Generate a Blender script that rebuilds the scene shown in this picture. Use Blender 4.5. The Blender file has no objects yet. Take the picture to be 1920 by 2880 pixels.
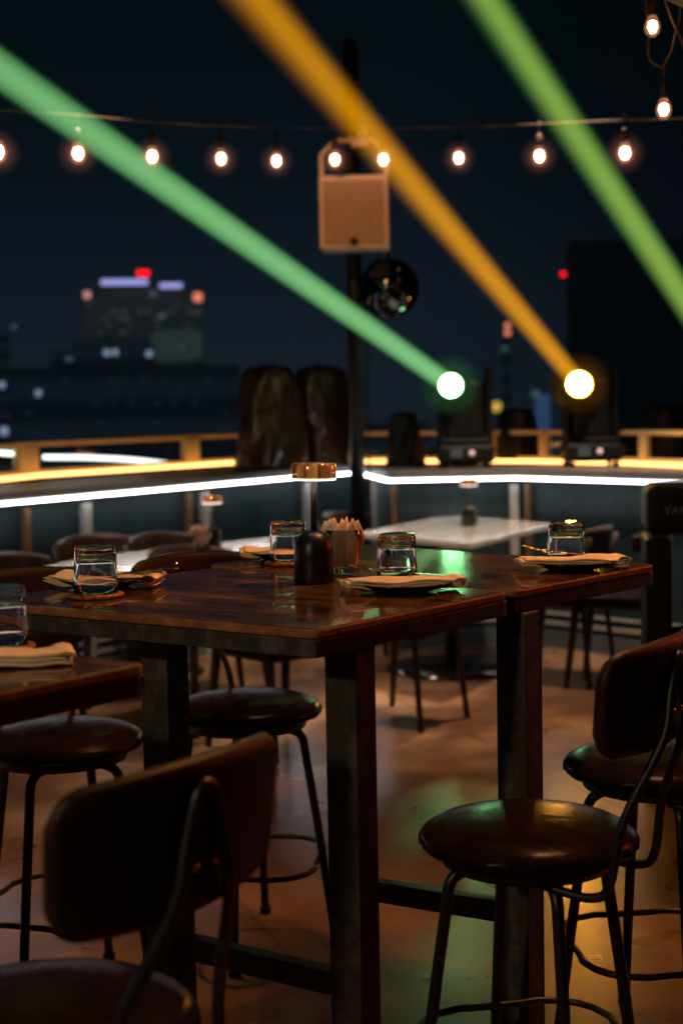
import bpy, bmesh, math, random
from math import sin, cos, pi, radians, atan2, hypot, sqrt
from mathutils import Vector, Matrix
random.seed(7)
SC = bpy.context.scene
COL = SC.collection

# ------------------------------------------------------------------ camera
HC = 1.45                       # camera height (m)
FP = 4200.0                     # focal length in pixels of the 2880 px high frame
TILT = math.atan((1440 - 1118) / FP); ROLL = -0.0186
_f = Vector((0, cos(TILT), -sin(TILT))); _r0 = Vector((1, 0, 0)); _u0 = _r0.cross(_f)
_r = cos(ROLL) * _r0 + sin(ROLL) * _u0; _u = cos(ROLL) * _u0 - sin(ROLL) * _r0
cam_d = bpy.data.cameras.new('camera'); cam = bpy.data.objects.new('camera', cam_d); COL.objects.link(cam)
M = Matrix((( _r.x, _u.x, -_f.x, 0), (_r.y, _u.y, -_f.y, 0), (_r.z, _u.z, -_f.z, HC), (0, 0, 0, 1)))
cam.matrix_world = M
cam_d.sensor_fit = 'VERTICAL'; cam_d.sensor_height = 36; cam_d.lens = FP / 2880 * 36
cam_d.clip_start = 0.05; cam_d.clip_end = 2000
cam_d.dof.use_dof = True; cam_d.dof.focus_distance = 3.02; cam_d.dof.aperture_fstop = 52.5 / 17.5
SC.camera = cam

K = 1920 / 1568.0
def _ray(px, py): return _f * FP + _r * (px * K - 960) + _u * (1440 - py * K)
def G(px, py, z):
    """where a sight line meets the level z"""
    v = _ray(px, py); t = (z - HC) / v.z; return Vector((v.x * t, v.y * t, z))
def at(px, py, Y):
    """where a sight line meets the depth Y"""
    v = _ray(px, py); t = Y / v.y; return Vector((v.x * t, Y, HC + v.z * t))

# ------------------------------------------------------------------ render / view
SC.view_settings.view_transform = 'Standard'; SC.view_settings.look = 'None'
SC.view_settings.exposure = 0.0; SC.view_settings.gamma = 1.0
SC.render.engine = 'CYCLES'
cy = SC.cycles
cy.use_denoising = True
try: cy.denoiser = 'OPENIMAGEDENOISE'
except Exception: pass
cy.max_bounces = 10; cy.transmission_bounces = 10; cy.glossy_bounces = 5; cy.diffuse_bounces = 3
cy.transparent_max_bounces = 16; cy.sample_clamp_indirect = 3.0; cy.blur_glossy = 0.7
cy.caustics_refractive = True; cy.caustics_reflective = False

# ------------------------------------------------------------------ night sky
W = bpy.data.worlds.new('World'); SC.world = W; W.use_nodes = True
nt = W.node_tree; nt.nodes.clear()
tc = nt.nodes.new('ShaderNodeTexCoord'); sx = nt.nodes.new('ShaderNodeSeparateXYZ')
cr = nt.nodes.new('ShaderNodeValToRGB'); bg = nt.nodes.new('ShaderNodeBackground'); wo = nt.nodes.new('ShaderNodeOutputWorld')
nt.links.new(tc.outputs['Generated'], sx.inputs[0]); nt.links.new(sx.outputs['Z'], cr.inputs[0])
mr = nt.nodes.new('ShaderNodeMapRange'); mr.inputs['From Min'].default_value = .04; mr.inputs['From Max'].default_value = .24; mr.inputs['To Min'].default_value = 1.; mr.inputs['To Max'].default_value = .42
nt.links.new(sx.outputs['X'], mr.inputs['Value']); nt.links.new(mr.outputs[0], bg.inputs[1]); nt.links.new(cr.outputs[0], bg.inputs[0]); nt.links.new(bg.outputs[0], wo.inputs[0])
el = cr.color_ramp.elements
el[0].position = 0.0; el[0].color = (.0072, .0130, .0200, 1)
el[1].position = 0.32; el[1].color = (.0009, .0036, .0043, 1)
e = el.new(0.05); e.color = (.0060, .0110, .0178, 1)
e = el.new(0.15); e.color = (.0026, .0060, .0098, 1)
e = el.new(0.22); e.color = (.0013, .0044, .0062, 1)

# ------------------------------------------------------------------ lights of the terrace (unseen lamps, some added to brighten surfaces)
def lamp(name, kind, loc, color, power, radius=.05, aim=None, spot=None, blend=.4):
    d = bpy.data.lights.new(name, kind); o = bpy.data.objects.new(name, d); COL.objects.link(o)
    o.location = loc; d.color = color; d.energy = power
    if kind == 'AREA': d.shape = 'DISK'; d.size = radius * 2
    else: d.shadow_soft_size = radius
    if aim is not None:
        v = Vector(aim) - Vector(loc); o.rotation_euler = v.to_track_quat('-Z', 'Y').to_euler()
    if spot: d.spot_size = radians(spot); d.spot_blend = blend
    return o
lamp('warm_ceiling_spot', 'SPOT', (.15, 4.3, 3.4), (1, .42, .13), 62, .05, (.1, 4.4, 0), 66, .8)
lamp('orange_overhead_lamp', 'SPOT', (.80, 3.45, 3.2), (1, .42, .13), 180, .04, (.1, 2.9, 1.06), 70, .8)
lamp('warm_left_lamp', 'POINT', (-2.0, .0, 2.5), (1, .70, .42), 105, .08)
lamp('added_terrace_fill', 'SPOT', (1.2, 7.4, 3.6), (1, .74, .54), 560, .08, (.95, 7.75, 0), 66, .7)  # fill added to brighten the right pale table
lamp('added_left_terrace_fill', 'SPOT', (-1.0, 6.9, 3.4), (1, .72, .50), 260, .08, (-.9, 7.1, 0), 66, .7)  # fill added over the left pale table and its floor
lamp('added_middle_fill', 'SPOT', (.35, 6.1, 3.6), (1, .56, .26), 120, .06, (.3, 6.0, 0), 54, .8)  # extra spot added to brighten the floor behind the high tables
_a = G(20, 2060, 0); lamp('added_amber_spot', 'SPOT', (_a.x-.6, _a.y+1.2, 3.6), (1, .52, .14), 210, .03, _a, 34, .9)  # spot added to make the amber pool at lower left
_a = G(1290, 2140, 0); lamp('added_amber_spot', 'SPOT', (_a.x+.9, _a.y+1.0, 3.6), (1, .50, .08), 4, .03, _a, 9, .9)  # small spot added for the amber pool on the right
_a = G(1000, 1790, 0); lamp('green_floor_spot', 'SPOT', (_a.x+.5, _a.y+1.6, 3.6), (.45, 1, .20), 4, .03, _a, 14, .9)  # spot placed to make the green patch on the floor
lamp('red_stage_lamp', 'SPOT', (2.9, 4.4, 1.9), (1, .09, .012), 60, .34, (.2, 3.0, .7), 70, .5)
lamp('speaker_lamp', 'SPOT', (-.6, 5.2, 3.6), (1, .40, .15), 190, .1, at(810, 480, 8.4), 14, .5)

# ------------------------------------------------------------------ materials
def mat(name, base=(.5,.5,.5), rough=.5, metal=0., spec=.5, coat=0., coat_r=.05, trans=0., ior=1.45, emit=None, estr=0.):
    m = bpy.data.materials.new(name); m.use_nodes = True
    b = m.node_tree.nodes['Principled BSDF']
    b.inputs['Base Color'].default_value = (*base, 1); b.inputs['Roughness'].default_value = rough
    b.inputs['Metallic'].default_value = metal; b.inputs['Specular IOR Level'].default_value = spec
    b.inputs['Coat Weight'].default_value = coat; b.inputs['Coat Roughness'].default_value = coat_r
    b.inputs['Transmission Weight'].default_value = trans; b.inputs['IOR'].default_value = ior
    if emit: b.inputs['Emission Color'].default_value = (*emit, 1); b.inputs['Emission Strength'].default_value = estr
    return m
def nodes(m): t = m.node_tree; return t, t.nodes['Principled BSDF']
def noise(t, scale, detail=6, rough=.6, vec=None, dist=0.):
    n = t.nodes.new('ShaderNodeTexNoise'); n.inputs['Scale'].default_value = scale
    n.inputs['Detail'].default_value = detail; n.inputs['Roughness'].default_value = rough; n.inputs['Distortion'].default_value = dist
    if vec is not None: t.links.new(vec, n.inputs['Vector'])
    return n
def ramp(t, src, stops):
    r = t.nodes.new('ShaderNodeValToRGB'); t.links.new(src, r.inputs[0]); e = r.color_ramp.elements
    while len(e) < len(stops): e.new(.5)
    for k, (p, c) in enumerate(stops): e[k].position = p; e[k].color = (*c, 1) if len(c) == 3 else c
    return r
def objvec(t, scale=(1,1,1), world=False):
    c = t.nodes.new('ShaderNodeNewGeometry') if world else t.nodes.new('ShaderNodeTexCoord')
    m = t.nodes.new('ShaderNodeMapping'); m.inputs['Scale'].default_value = scale
    t.links.new(c.outputs['Position' if world else 'Object'], m.inputs[0]); return m.outputs[0]
def bump(t, b, src, strength=.2, dist=.01):
    n = t.nodes.new('ShaderNodeBump'); n.inputs['Strength'].default_value = strength; n.inputs['Distance'].default_value = dist
    t.links.new(src, n.inputs['Height']); t.links.new(n.outputs[0], b.inputs['Normal']); return n
def g3(v): return (v, v, v)

# glossy varnished stone table top
MT = mat('table_stone', (.05,.02,.01), .14, spec=.45, coat=.7, coat_r=.02); t, b = nodes(MT)
v = objvec(t, (2.2, 9, 9)); n1 = noise(t, 1.6, 9, .62, v, 1.2)
r1 = ramp(t, n1.outputs[0], [(.30,(.016,.008,.004)), (.46,(.048,.021,.009)), (.58,(.11,.050,.021)), (.72,(.28,.14,.065))])
vn = t.nodes.new('ShaderNodeTexVoronoi'); vn.feature = 'DISTANCE_TO_EDGE'; vn.inputs['Scale'].default_value = 2.3
nd = noise(t, 5, 5, .6, objvec(t)); mx = t.nodes.new('ShaderNodeMix'); mx.data_type = 'VECTOR'; mx.inputs[0].default_value = .35
t.links.new(objvec(t), mx.inputs[4]); t.links.new(nd.outputs['Color'], mx.inputs[5]); t.links.new(mx.outputs[1], vn.inputs['Vector'])
rv = ramp(t, vn.outputs['Distance'], [(0,(1,1,1)), (.010,(.15,.15,.15)), (.02,(0,0,0))])
mm = t.nodes.new('ShaderNodeMix'); mm.data_type = 'RGBA'; t.links.new(rv.outputs[0], mm.inputs[0])
mm.inputs[7].default_value = (.16,.07,.035,1); t.links.new(r1.outputs[0], mm.inputs[6]); t.links.new(mm.outputs[2], b.inputs['Base Color'])
n2 = noise(t, 14, 4, .5, objvec(t)); rr = ramp(t, n2.outputs[0], [(.35,g3(.10)), (.7,g3(.22))]); t.links.new(rr.outputs[0], b.inputs['Roughness'])

# rougher cut edge of the stone
ME = mat('table_edge', (.1,.04,.02), .5, spec=.4); t, b = nodes(ME)
n1 = noise(t, 30, 8, .7, objvec(t)); r1 = ramp(t, n1.outputs[0], [(.3,(.12,.045,.020)), (.55,(.28,.11,.045)), (.8,(.48,.24,.12))])
t.links.new(r1.outputs[0], b.inputs['Base Color']); bump(t, b, n1.outputs[0], .5, .004)
# worn steel
MS = mat('worn_steel', (.05,.05,.048), .48, metal=.15, spec=.4); t, b = nodes(MS)
n1 = noise(t, 16, 9, .72, objvec(t, (1,1,.6))); r1 = ramp(t, n1.outputs[0], [(.3,(.020,.022,.022)), (.5,(.044,.043,.040)), (.66,(.12,.10,.08)), (.84,(.42,.32,.22))])
t.links.new(r1.outputs[0], b.inputs['Base Color']); n3 = noise(t, 60, 4, .6, objvec(t))
rr = ramp(t, n3.outputs[0], [(.3,g3(.32)), (.7,g3(.6))]); t.links.new(rr.outputs[0], b.inputs['Roughness']); bump(t, b, n1.outputs[0], .12, .003)
MB = mat('black_paint', (.012,.012,.013), .38, spec=.5); t, b = nodes(MB)
n1 = noise(t, 30, 8, .75, objvec(t)); r1 = ramp(t, n1.outputs[0], [(.5,(.010,.010,.011)), (.72,(.018,.016,.014)), (.80,(.16,.11,.07))])
t.links.new(r1.outputs[0], b.inputs['Base Color']); bump(t, b, n1.outputs[0], .1, .001)
MBK = mat('black_plastic', (.006,.006,.007), .5, spec=.3)
MMATTE = mat('matte_black', (.006,.006,.006), .36, spec=.4)
# leather seats
ML = mat('seat_leather', (.03,.013,.010), .30, spec=.05); t, b = nodes(ML)
n1 = noise(t, 9, 6, .6, objvec(t, (1,3.5,1))); n2 = noise(t, 240, 3, .5, objvec(t))
r1 = ramp(t, n1.outputs[0], [(.3,(.006,.003,.0025)), (.7,(.016,.007,.005))]); t.links.new(r1.outputs[0], b.inputs['Base Color'])
ad = t.nodes.new('ShaderNodeMath'); ad.operation = 'MULTIPLY_ADD'; ad.inputs[1].default_value = .06
t.links.new(n2.outputs[0], ad.inputs[0]); t.links.new(n1.outputs[0], ad.inputs[2]); bump(t, b, ad.outputs[0], .22, .006)
rr = ramp(t, n1.outputs[0], [(.3,g3(.18)), (.7,g3(.28))]); t.links.new(rr.outputs[0], b.inputs['Roughness'])
MLB = mat('backrest_leather', (.05,.02,.013), .5, spec=.3); t, b = nodes(MLB)
n1 = noise(t, 10, 6, .6, objvec(t)); r1 = ramp(t, n1.outputs[0], [(.3,(.012,.005,.003)), (.7,(.034,.013,.006))]); t.links.new(r1.outputs[0], b.inputs['Base Color'])
n2 = noise(t, 120, 3, .5, objvec(t)); bump(t, b, n2.outputs[0], .15, .002)
# dark wood of the chairs
MW = mat('dark_wood', (.05,.02,.012), .46, spec=.3); t, b = nodes(MW)
n1 = noise(t, 6, 7, .65, objvec(t, (8,8,1.2)), .5); r1 = ramp(t, n1.outputs[0], [(.3,(.014,.006,.004)), (.7,(.045,.018,.010))]); t.links.new(r1.outputs[0], b.inputs['Base Color'])
# white marble tops
MWH = mat('pale_marble', (.5,.48,.44), .22, spec=.8, coat=1, coat_r=.10); t, b = nodes(MWH)
n1 = noise(t, 3, 8, .6, objvec(t), 1.5); r1 = ramp(t, n1.outputs[0], [(.35,(.74,.73,.70)), (.6,(.82,.80,.76)), (.7,(.60,.56,.50))]); t.links.new(r1.outputs[0], b.inputs['Base Color'])
# cloth
def cloth(name, c):
    m = mat(name, c, .85, spec=.15); t, b = nodes(m); b.inputs['Sheen Weight'].default_value = .15
    w = noise(t, 420, 2, .5, objvec(t)); w2 = noise(t, 12, 4, .5, objvec(t))
    r = ramp(t, w2.outputs[0], [(.3,(c[0]*.82, c[1]*.8, c[2]*.78)), (.7,c)]); t.links.new(r.outputs[0], b.inputs['Base Color'])
    bump(t, b, w.outputs[0], .25, .0015); return m
MN = cloth('napkin_cloth', (.80,.62,.44)); MP = cloth('napkin_paper', (.78,.58,.38)); MPK = cloth('pink_napkin', (.75,.42,.38))
MTARP = mat('wrapped_tarp', (.06,.032,.02), .18, spec=.6); t, b = nodes(MTARP)
n1 = noise(t, 3.0, 3, .5, objvec(t, (2,2,1.6)), 1.6); r1 = ramp(t, n1.outputs[0], [(.3,(.030,.015,.008)), (.7,(.085,.040,.020))]); t.links.new(r1.outputs[0], b.inputs['Base Color']); bump(t, b, n1.outputs[0], .35, .06)
# glass
MG = mat('clear_glass', (1,1,1), .0, trans=1., ior=1.48, spec=.5)
MBG = mat('bulb_glass', (1,.62,.34), .02, trans=1., ior=1.05, emit=(1,.40,.22), estr=.16)
MCO = mat('cork_coaster', (.3,.1,.03), .38, spec=.5); t, b = nodes(MCO)
vn = t.nodes.new('ShaderNodeTexVoronoi'); vn.inputs['Scale'].default_value = 110; t.links.new(objvec(t), vn.inputs['Vector'])
r1 = ramp(t, vn.outputs['Distance'], [(.1,(.46,.16,.045)), (.55,(.30,.085,.02)), (.85,(.05,.015,.008))]); t.links.new(r1.outputs[0], b.inputs['Base Color']); bump(t, b, vn.outputs['Distance'], -.8, .004)
MPL = mat('black_ceramic', (.008,.008,.009), .12, spec=.6)
MCU = mat('cutlery_steel', (.55,.42,.30), .16, metal=1.)
# copper lamp shade, lit from within
MSH = mat('copper_shade', (.62,.27,.10), .13, metal=.85, spec=.6, coat=.5); t, b = nodes(MSH)
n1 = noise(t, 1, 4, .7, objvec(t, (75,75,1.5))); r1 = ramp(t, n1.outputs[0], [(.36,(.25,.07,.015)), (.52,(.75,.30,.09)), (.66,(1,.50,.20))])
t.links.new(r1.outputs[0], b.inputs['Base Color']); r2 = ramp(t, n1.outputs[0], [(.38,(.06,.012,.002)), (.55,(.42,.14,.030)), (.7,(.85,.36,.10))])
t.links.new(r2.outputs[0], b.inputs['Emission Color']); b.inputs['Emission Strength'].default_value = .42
def glow(name, c, s):
    m = bpy.data.materials.new(name); m.use_nodes = True; t = m.node_tree; t.nodes.clear()
    e = t.nodes.new('ShaderNodeEmission'); o = t.nodes.new('ShaderNodeOutputMaterial'); t.links.new(e.outputs[0], o.inputs[0])
    e.inputs[0].default_value = (*c, 1); e.inputs[1].default_value = s; return m
MLED = glow('led_white', (.95,.94,.96), 15)
MAMB = glow('led_amber', (1,.44,.12), 4.4)
MRIM = glow('lamp_diffuser', (1,.88,.84), 2.2)
MFIL = glow('filament', (1,.80,.62), 16)
# floor: polished brown concrete slabs
MF = mat('polished_concrete', (.2,.1,.05), .35, spec=.35, coat=.25, coat_r=.20); t, b = nodes(MF)
pv = objvec(t, (1,1,1), True)
n1 = noise(t, 1.1, 5, .55, pv, .3); n2 = noise(t, 3.4, 3, .5, pv); n3 = noise(t, 60, 3, .6, pv)
r1 = ramp(t, n1.outputs[0], [(.32,(.075,.034,.014)), (.5,(.17,.082,.036)), (.66,(.40,.24,.13))])
r2 = ramp(t, n2.outputs[0], [(.30,(.66,.64,.62)), (.52,(1,1,1)), (.75,(1.3,1.27,1.22))])
ml = t.nodes.new('ShaderNodeMix'); ml.data_type = 'RGBA'; ml.blend_type = 'MULTIPLY'; ml.inputs[0].default_value = 1
t.links.new(r1.outputs[0], ml.inputs[6]); t.links.new(r2.outputs[0], ml.inputs[7])
r3 = ramp(t, n3.outputs[0], [(.30,(.45,.4,.38)), (.36,(1,1,1))])
ml2 = t.nodes.new('ShaderNodeMix'); ml2.data_type = 'RGBA'; ml2.blend_type = 'MULTIPLY'; ml2.inputs[0].default_value = .25
t.links.new(ml.outputs[2], ml2.inputs[6]); t.links.new(r3.outputs[0], ml2.inputs[7])
bk = t.nodes.new('ShaderNodeTexBrick'); bk.offset = 0; bk.inputs['Scale'].default_value = 1; bk.inputs['Mortar Size'].default_value = .004
bk.inputs['Brick Width'].default_value = 1.5; bk.inputs['Row Height'].default_value = 1.5; bk.inputs['Mortar Smooth'].default_value = .4
mp = t.nodes.new('ShaderNodeMapping'); mp.inputs['Rotation'].default_value = (0,0,radians(-20)); mp.inputs['Location'].default_value = (.35,.1,0)
t.links.new(pv, mp.inputs[0]); t.links.new(mp.outputs[0], bk.inputs['Vector'])
bk.inputs['Color1'].default_value = (1,1,1,1); bk.inputs['Color2'].default_value = (.80,.74,.70,1); bk.inputs['Mortar'].default_value = (.3,.25,.22,1)
ml3 = t.nodes.new('ShaderNodeMix'); ml3.data_type = 'RGBA'; ml3.blend_type = 'MULTIPLY'; ml3.inputs[0].default_value = 1
t.links.new(ml2.outputs[2], ml3.inputs[6]); t.links.new(bk.outputs['Color'], ml3.inputs[7]); t.links.new(ml3.outputs[2], b.inputs['Base Color'])
rr = ramp(t, n2.outputs[0], [(.3,g3(.26)), (.7,g3(.36))]); t.links.new(rr.outputs[0], b.inputs['Roughness'])
ns = noise(t, 3.2, 2, .4, pv); bump(t, b, ns.outputs[0], .03, .02)
# terrace wall panels
MTE = mat('teal_panel', (.045,.085,.095), .28, spec=.5); t, b = nodes(MTE)
n1 = noise(t, 3, 5, .6, objvec(t, (3,3,.6))); r1 = ramp(t, n1.outputs[0], [(.3,(.009,.020,.024)), (.7,(.020,.040,.045))]); t.links.new(r1.outputs[0], b.inputs['Base Color'])
MPO = mat('brushed_post', (.45,.42,.38), .4, metal=.5)
MBP = mat('bronze_post', (.22,.12,.06), .4, metal=.6)
MGR = mat('counter_stone', (.11,.11,.11), .4)
MRAIL = mat('cream_rail', (.90,.66,.34), .45)
MSPK = mat('speaker_paint', (.66,.48,.38), .5); MGRL = mat('speaker_grille', (.36,.25,.18), .7); t, b = nodes(MGRL)
n1 = noise(t, 260, 2, .5, objvec(t)); r1 = ramp(t, n1.outputs[0], [(.4,(.22,.125,.07)), (.6,(.42,.27,.17))]); t.links.new(r1.outputs[0], b.inputs['Base Color'])
MMIR = mat('dark_mirror', (.05,.055,.06), .04, metal=1.)

# ------------------------------------------------------------------ mesh helpers
class B:
    """collects shapes, then links them as one mesh object"""
    def __init__(s): s.bm = bmesh.new()
    def _add(s, vs, fs, m=None, mi=0, smooth=False):
        bv = [s.bm.verts.new((m @ Vector(v)) if m else v) for v in vs]
        for f in fs:
            try: q = s.bm.faces.new([bv[i] for i in f]); q.material_index = mi; q.smooth = smooth
            except ValueError: pass
        return bv
    def box(s, c, size, rz=0, bev=0, mi=0, rot=None):
        x, y, z = (d / 2 for d in size); R = (rot if rot else Matrix.Rotation(rz, 4, 'Z')); m = Matrix.Translation(c) @ R
        if bev <= 0:
            vs = [(a*x, b_*y, c_*z) for a in (-1,1) for b_ in (-1,1) for c_ in (-1,1)]
            s._add(vs, [(0,1,3,2),(4,6,7,5),(0,4,5,1),(2,3,7,6),(0,2,6,4),(1,5,7,3)], m, mi); return s
        t = bmesh.new(); bmesh.ops.create_cube(t, size=1)
        for v in t.verts: v.co = Vector((v.co.x*2*x, v.co.y*2*y, v.co.z*2*z))
        bmesh.ops.bevel(t, geom=list(t.edges), offset=bev, segments=2, affect='EDGES', profile=.5)
        t.verts.index_update(); s._add([v.co[:] for v in t.verts], [[v.index for v in f.verts] for f in t.faces], m, mi); t.free(); return s
    def tube(s, pts, r, n=10, mi=0, cap=True, r2=None, closed=False):
        pts = [Vector(p) for p in pts]; N = len(pts); rings = []; up = Vector((0,0,1))
        prev = None
        for i, p in enumerate(pts):
            if closed: d = pts[(i+1) % N] - pts[i-1]
            else: d = pts[min(i+1, N-1)] - pts[max(i-1, 0)]
            d.normalize()
            if prev is None: a = d.orthogonal().normalized()
            else: a = (prev - d * prev.dot(d)); a = a.normalized() if a.length > 1e-6 else d.orthogonal().normalized()
            prev = a; bb = d.cross(a); rad = r if r2 is None else r + (r2 - r) * i / (N - 1)
            rings.append([p + (a * cos(2*pi*k/n) + bb * sin(2*pi*k/n)) * rad for k in range(n)])
        vs = [q for ring in rings for q in ring]; fs = []
        M_ = N if closed else N - 1
        for i in range(M_):
            j = (i + 1) % N
            for k in range(n): fs.append((i*n+k, i*n+(k+1)%n, j*n+(k+1)%n, j*n+k))
        if cap and not closed: fs.append(tuple(range(n))[::-1]); fs.append(tuple((N-1)*n + k for k in range(n)))
        s._add(vs, fs, None, mi, True); return s
    def lathe(s, prof, n=48, m=None, mi=0, smooth=True, wob=None):
        vs = []; fs = []; P_ = len(prof)
        for i, (r, z) in enumerate(prof):
            for k in range(n):
                a = 2*pi*k/n; rr_ = r * (1 + (wob(a, i) if wob else 0)); vs.append((rr_*cos(a), rr_*sin(a), z))
        for i in range(P_-1):
            for k in range(n): fs.append((i*n+k, i*n+(k+1)%n, (i+1)*n+(k+1)%n, (i+1)*n+k))
        bv = s._add(vs, fs, m, mi, smooth)
        for i in (0, P_-1):
            try:
                ff = s.bm.faces.new([bv[i*n+k] for k in (range(n) if i else range(n-1,-1,-1))]); ff.material_index = mi; ff.smooth = False
            except ValueError: pass
        return s
    def prism(s, poly, z0, z1, m=None, mi=0, mi_side=None):
        n = len(poly); vs = [(x, y, z0) for x, y in poly] + [(x, y, z1) for x, y in poly]
        s._add(vs, [tuple(range(n))[::-1], tuple(range(n, 2*n))], m, mi)
        s._add(vs, [(k, (k+1)%n, n+(k+1)%n, n+k) for k in range(n)], m, mi if mi_side is None else mi_side); return s
    def grid(s, fn, nu, nv, mi=0, smooth=True):
        vs = [fn(i/nu, j/nv) for j in range(nv+1) for i in range(nu+1)]
        s._add(vs, [(j*(nu+1)+i, j*(nu+1)+i+1, (j+1)*(nu+1)+i+1, (j+1)*(nu+1)+i) for j in range(nv) for i in range(nu)], None, mi, smooth); return s
    def obj(s, name, mats, parent=None, weld=True, loc=None, bevel=0, subsurf=0):
        if weld: bmesh.ops.remove_doubles(s.bm, verts=s.bm.verts, dist=1e-5)
        bmesh.ops.recalc_face_normals(s.bm, faces=s.bm.faces)
        me = bpy.data.meshes.new(name); s.bm.to_mesh(me); s.bm.free()
        for q in (mats if isinstance(mats, (list, tuple)) else [mats]): me.materials.append(q)
        o = bpy.data.objects.new(name, me); COL.objects.link(o)
        if loc: o.location = loc
        if parent: o.parent = parent
        if bevel:
            md = o.modifiers.new('bevel', 'BEVEL'); md.width = bevel; md.segments = 2; md.limit_method = 'ANGLE'
        if subsurf:
            md = o.modifiers.new('subsurf', 'SUBSURF'); md.levels = md.render_levels = subsurf
        return o
def tag(o, label=None, cat=None, group=None, kind=None):
    if label: o['label'] = label
    if cat: o['category'] = cat
    if group: o['group'] = group
    if kind: o['kind'] = kind
    return o
def thing(name, label, cat, loc=(0,0,0), rz=0, group=None):
    o = bpy.data.objects.new(name, None); COL.objects.link(o); o.location = loc; o.rotation_euler = (0,0,rz)
    o.empty_display_size = .05; return tag(o, label, cat, group)
def dup(src, label, loc=None, rz=None, scale=None):
    def cp(o, par):
        c = o.copy(); COL.objects.link(c)
        if par: c.parent = par
        for ch in list(o.children): cp(ch, c)
        return c
    r = cp(src, None); r['label'] = label
    if loc is not None: r.location = loc
    if rz is not None: r.rotation_euler = (0,0,rz)
    if scale: r.scale = (scale,)*3
    return r
def bez(pts, n=12):
    """smooth curve through points (Catmull-Rom)"""
    P_ = [Vector(p) for p in pts]; P_ = [2*P_[0]-P_[1]] + P_ + [2*P_[-1]-P_[-2]]; out = []
    for i in range(1, len(P_)-2):
        for k in range(n):
            t = k/n; a, b_, c, d = P_[i-1:i+3]
            out.append(.5*((2*b_) + (c-a)*t + (2*a-5*b_+4*c-d)*t*t + (3*b_-a-3*c+d)*t**3))
    out.append(P_[-2]); return out

# ------------------------------------------------------------------ setting
ARM_L = [Vector((-5.2, 3.0)), Vector((-1.83, 8.06)), Vector((.10, 10.55))]
z_led = .965
pL = [G(*p, z_led).xy for p in [(0,1160), (700,1097), (816,1088)]]
pR = [G(*p, z_led).xy for p in [(888,1106), (1180,1100), (1568,1112)]]
dL = (pL[0] - pL[1]).normalized(); farL = pL[0] + dL * 4.5
dR = (pR[2] - pR[1]).normalized(); farR = pR[2] + dR * 4
FRONT = [farL, pL[0], pL[1], pL[2], pR[0], pR[1], pR[2], farR]     # front edge of the terrace counter, corner in the middle
def offs(line, d):
    """shift a polyline outward (away from the terrace)"""
    out = []
    for i, p in enumerate(line):
        a = line[max(i-1,0)]; c = line[min(i+1,len(line)-1)]; tdir = (c-a).normalized(); nrm = Vector((-tdir.y, tdir.x)); out.append(p + nrm*d)
    return out
BACK = offs([farL, pL[0], pL[1], (pL[2]+pR[0])/2+Vector((0,.25)), pR[1], pR[2], farR], .62)
fl = B(); fl._add([(-9,-4,0),(9,-4,0),(9,12.5,0),(-9,12.5,0)], [(0,1,2,3)]); tag(fl.obj('floor', MF), kind='structure')
MGD = mat('dark_city_ground', (.01,.011,.012), .9)
g = B(); g._add([(-1500,-1500,-62),(1500,-1500,-62),(1500,1500,-62),(-1500,1500,-62)], [(0,1,2,3)]); tag(g.obj('ground', MGD), kind='structure')

def wallstrip(bb, line, z0, z1, th, mi=0, out=0.):
    a = offs(line, out); c = offs(line, out + th)
    for i in range(len(line)-1):
        vs = [(*a[i],z0),(*a[i+1],z0),(*c[i+1],z0),(*c[i],z0),(*a[i],z1),(*a[i+1],z1),(*c[i+1],z1),(*c[i],z1)]
        bb._add(vs, [(0,3,2,1),(4,5,6,7),(0,1,5,4),(1,2,6,5),(2,3,7,6),(3,0,4,7)], None, mi)
ct = thing('terrace_counter', 'dark teal panelled counter with a white light strip along the terrace edge', 'counter', (0,0,0))
w = B(); wallstrip(w, FRONT, .0, .955, .06, out=.09); w.obj('front_panel', MTE, ct)
w = B(); wallstrip(w, FRONT, .986, 1.02, .62, out=.0); w.obj('counter_top', MGR, ct)
w = B(); wallstrip(w, FRONT, .963, .974, .022, out=.004); w.obj('light_strip', MLED, ct)
w = B(); wallstrip(w, FRONT, .958, .984, .5, out=.03); w.obj('under_rail', MGR, ct)
w = B(); wallstrip(w, FRONT, .0, .10, .03, out=.055); w.obj('kick_rail', mat('kick_metal', (.10,.13,.14), .35, metal=.4), ct)
w = B(); wallstrip(w, FRONT, .13, .155, .02, out=.065); w.obj('lower_rail', MPO, ct)
w = B(); wallstrip(w, FRONT, .19, .205, .02, out=.065); w.obj('lower_rail', MPO, ct)
def on_front(px, off=.07, z=.5):
    """point of the counter front seen in that column of the picture"""
    best = None; line = offs(FRONT, off)
    for i in range(len(line)-1):
        a, c = line[i], line[i+1]; v = _ray(px, 1180); d = v.xy
        den = d.x*(c-a).y - d.y*(c-a).x
        if abs(den) < 1e-9: continue
        t_ = (a.x*(c-a).y - a.y*(c-a).x)/den; p = d*t_; s_ = (p-a).dot(c-a)/(c-a).length_squared
        if -.001 <= s_ <= 1.001 and t_ > 0 and (best is None or p.length < best[0].length): best = (p, (c-a).normalized())
    return best
for px, wd, mt in [(60,.035,MBP),(197,.06,MPO),(432,.03,MBP),(470,.055,MPO),(705,.05,MPO),(858,.03,MPO),(905,.035,MBP),(1180,.05,MPO),(1213,.03,MBP)]:
    q = on_front(px)
    if q: B().box((q[0].x, q[0].y, .47), (wd, .035, .92), atan2(q[1].y, q[1].x)).obj('post', mt, ct)

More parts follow.
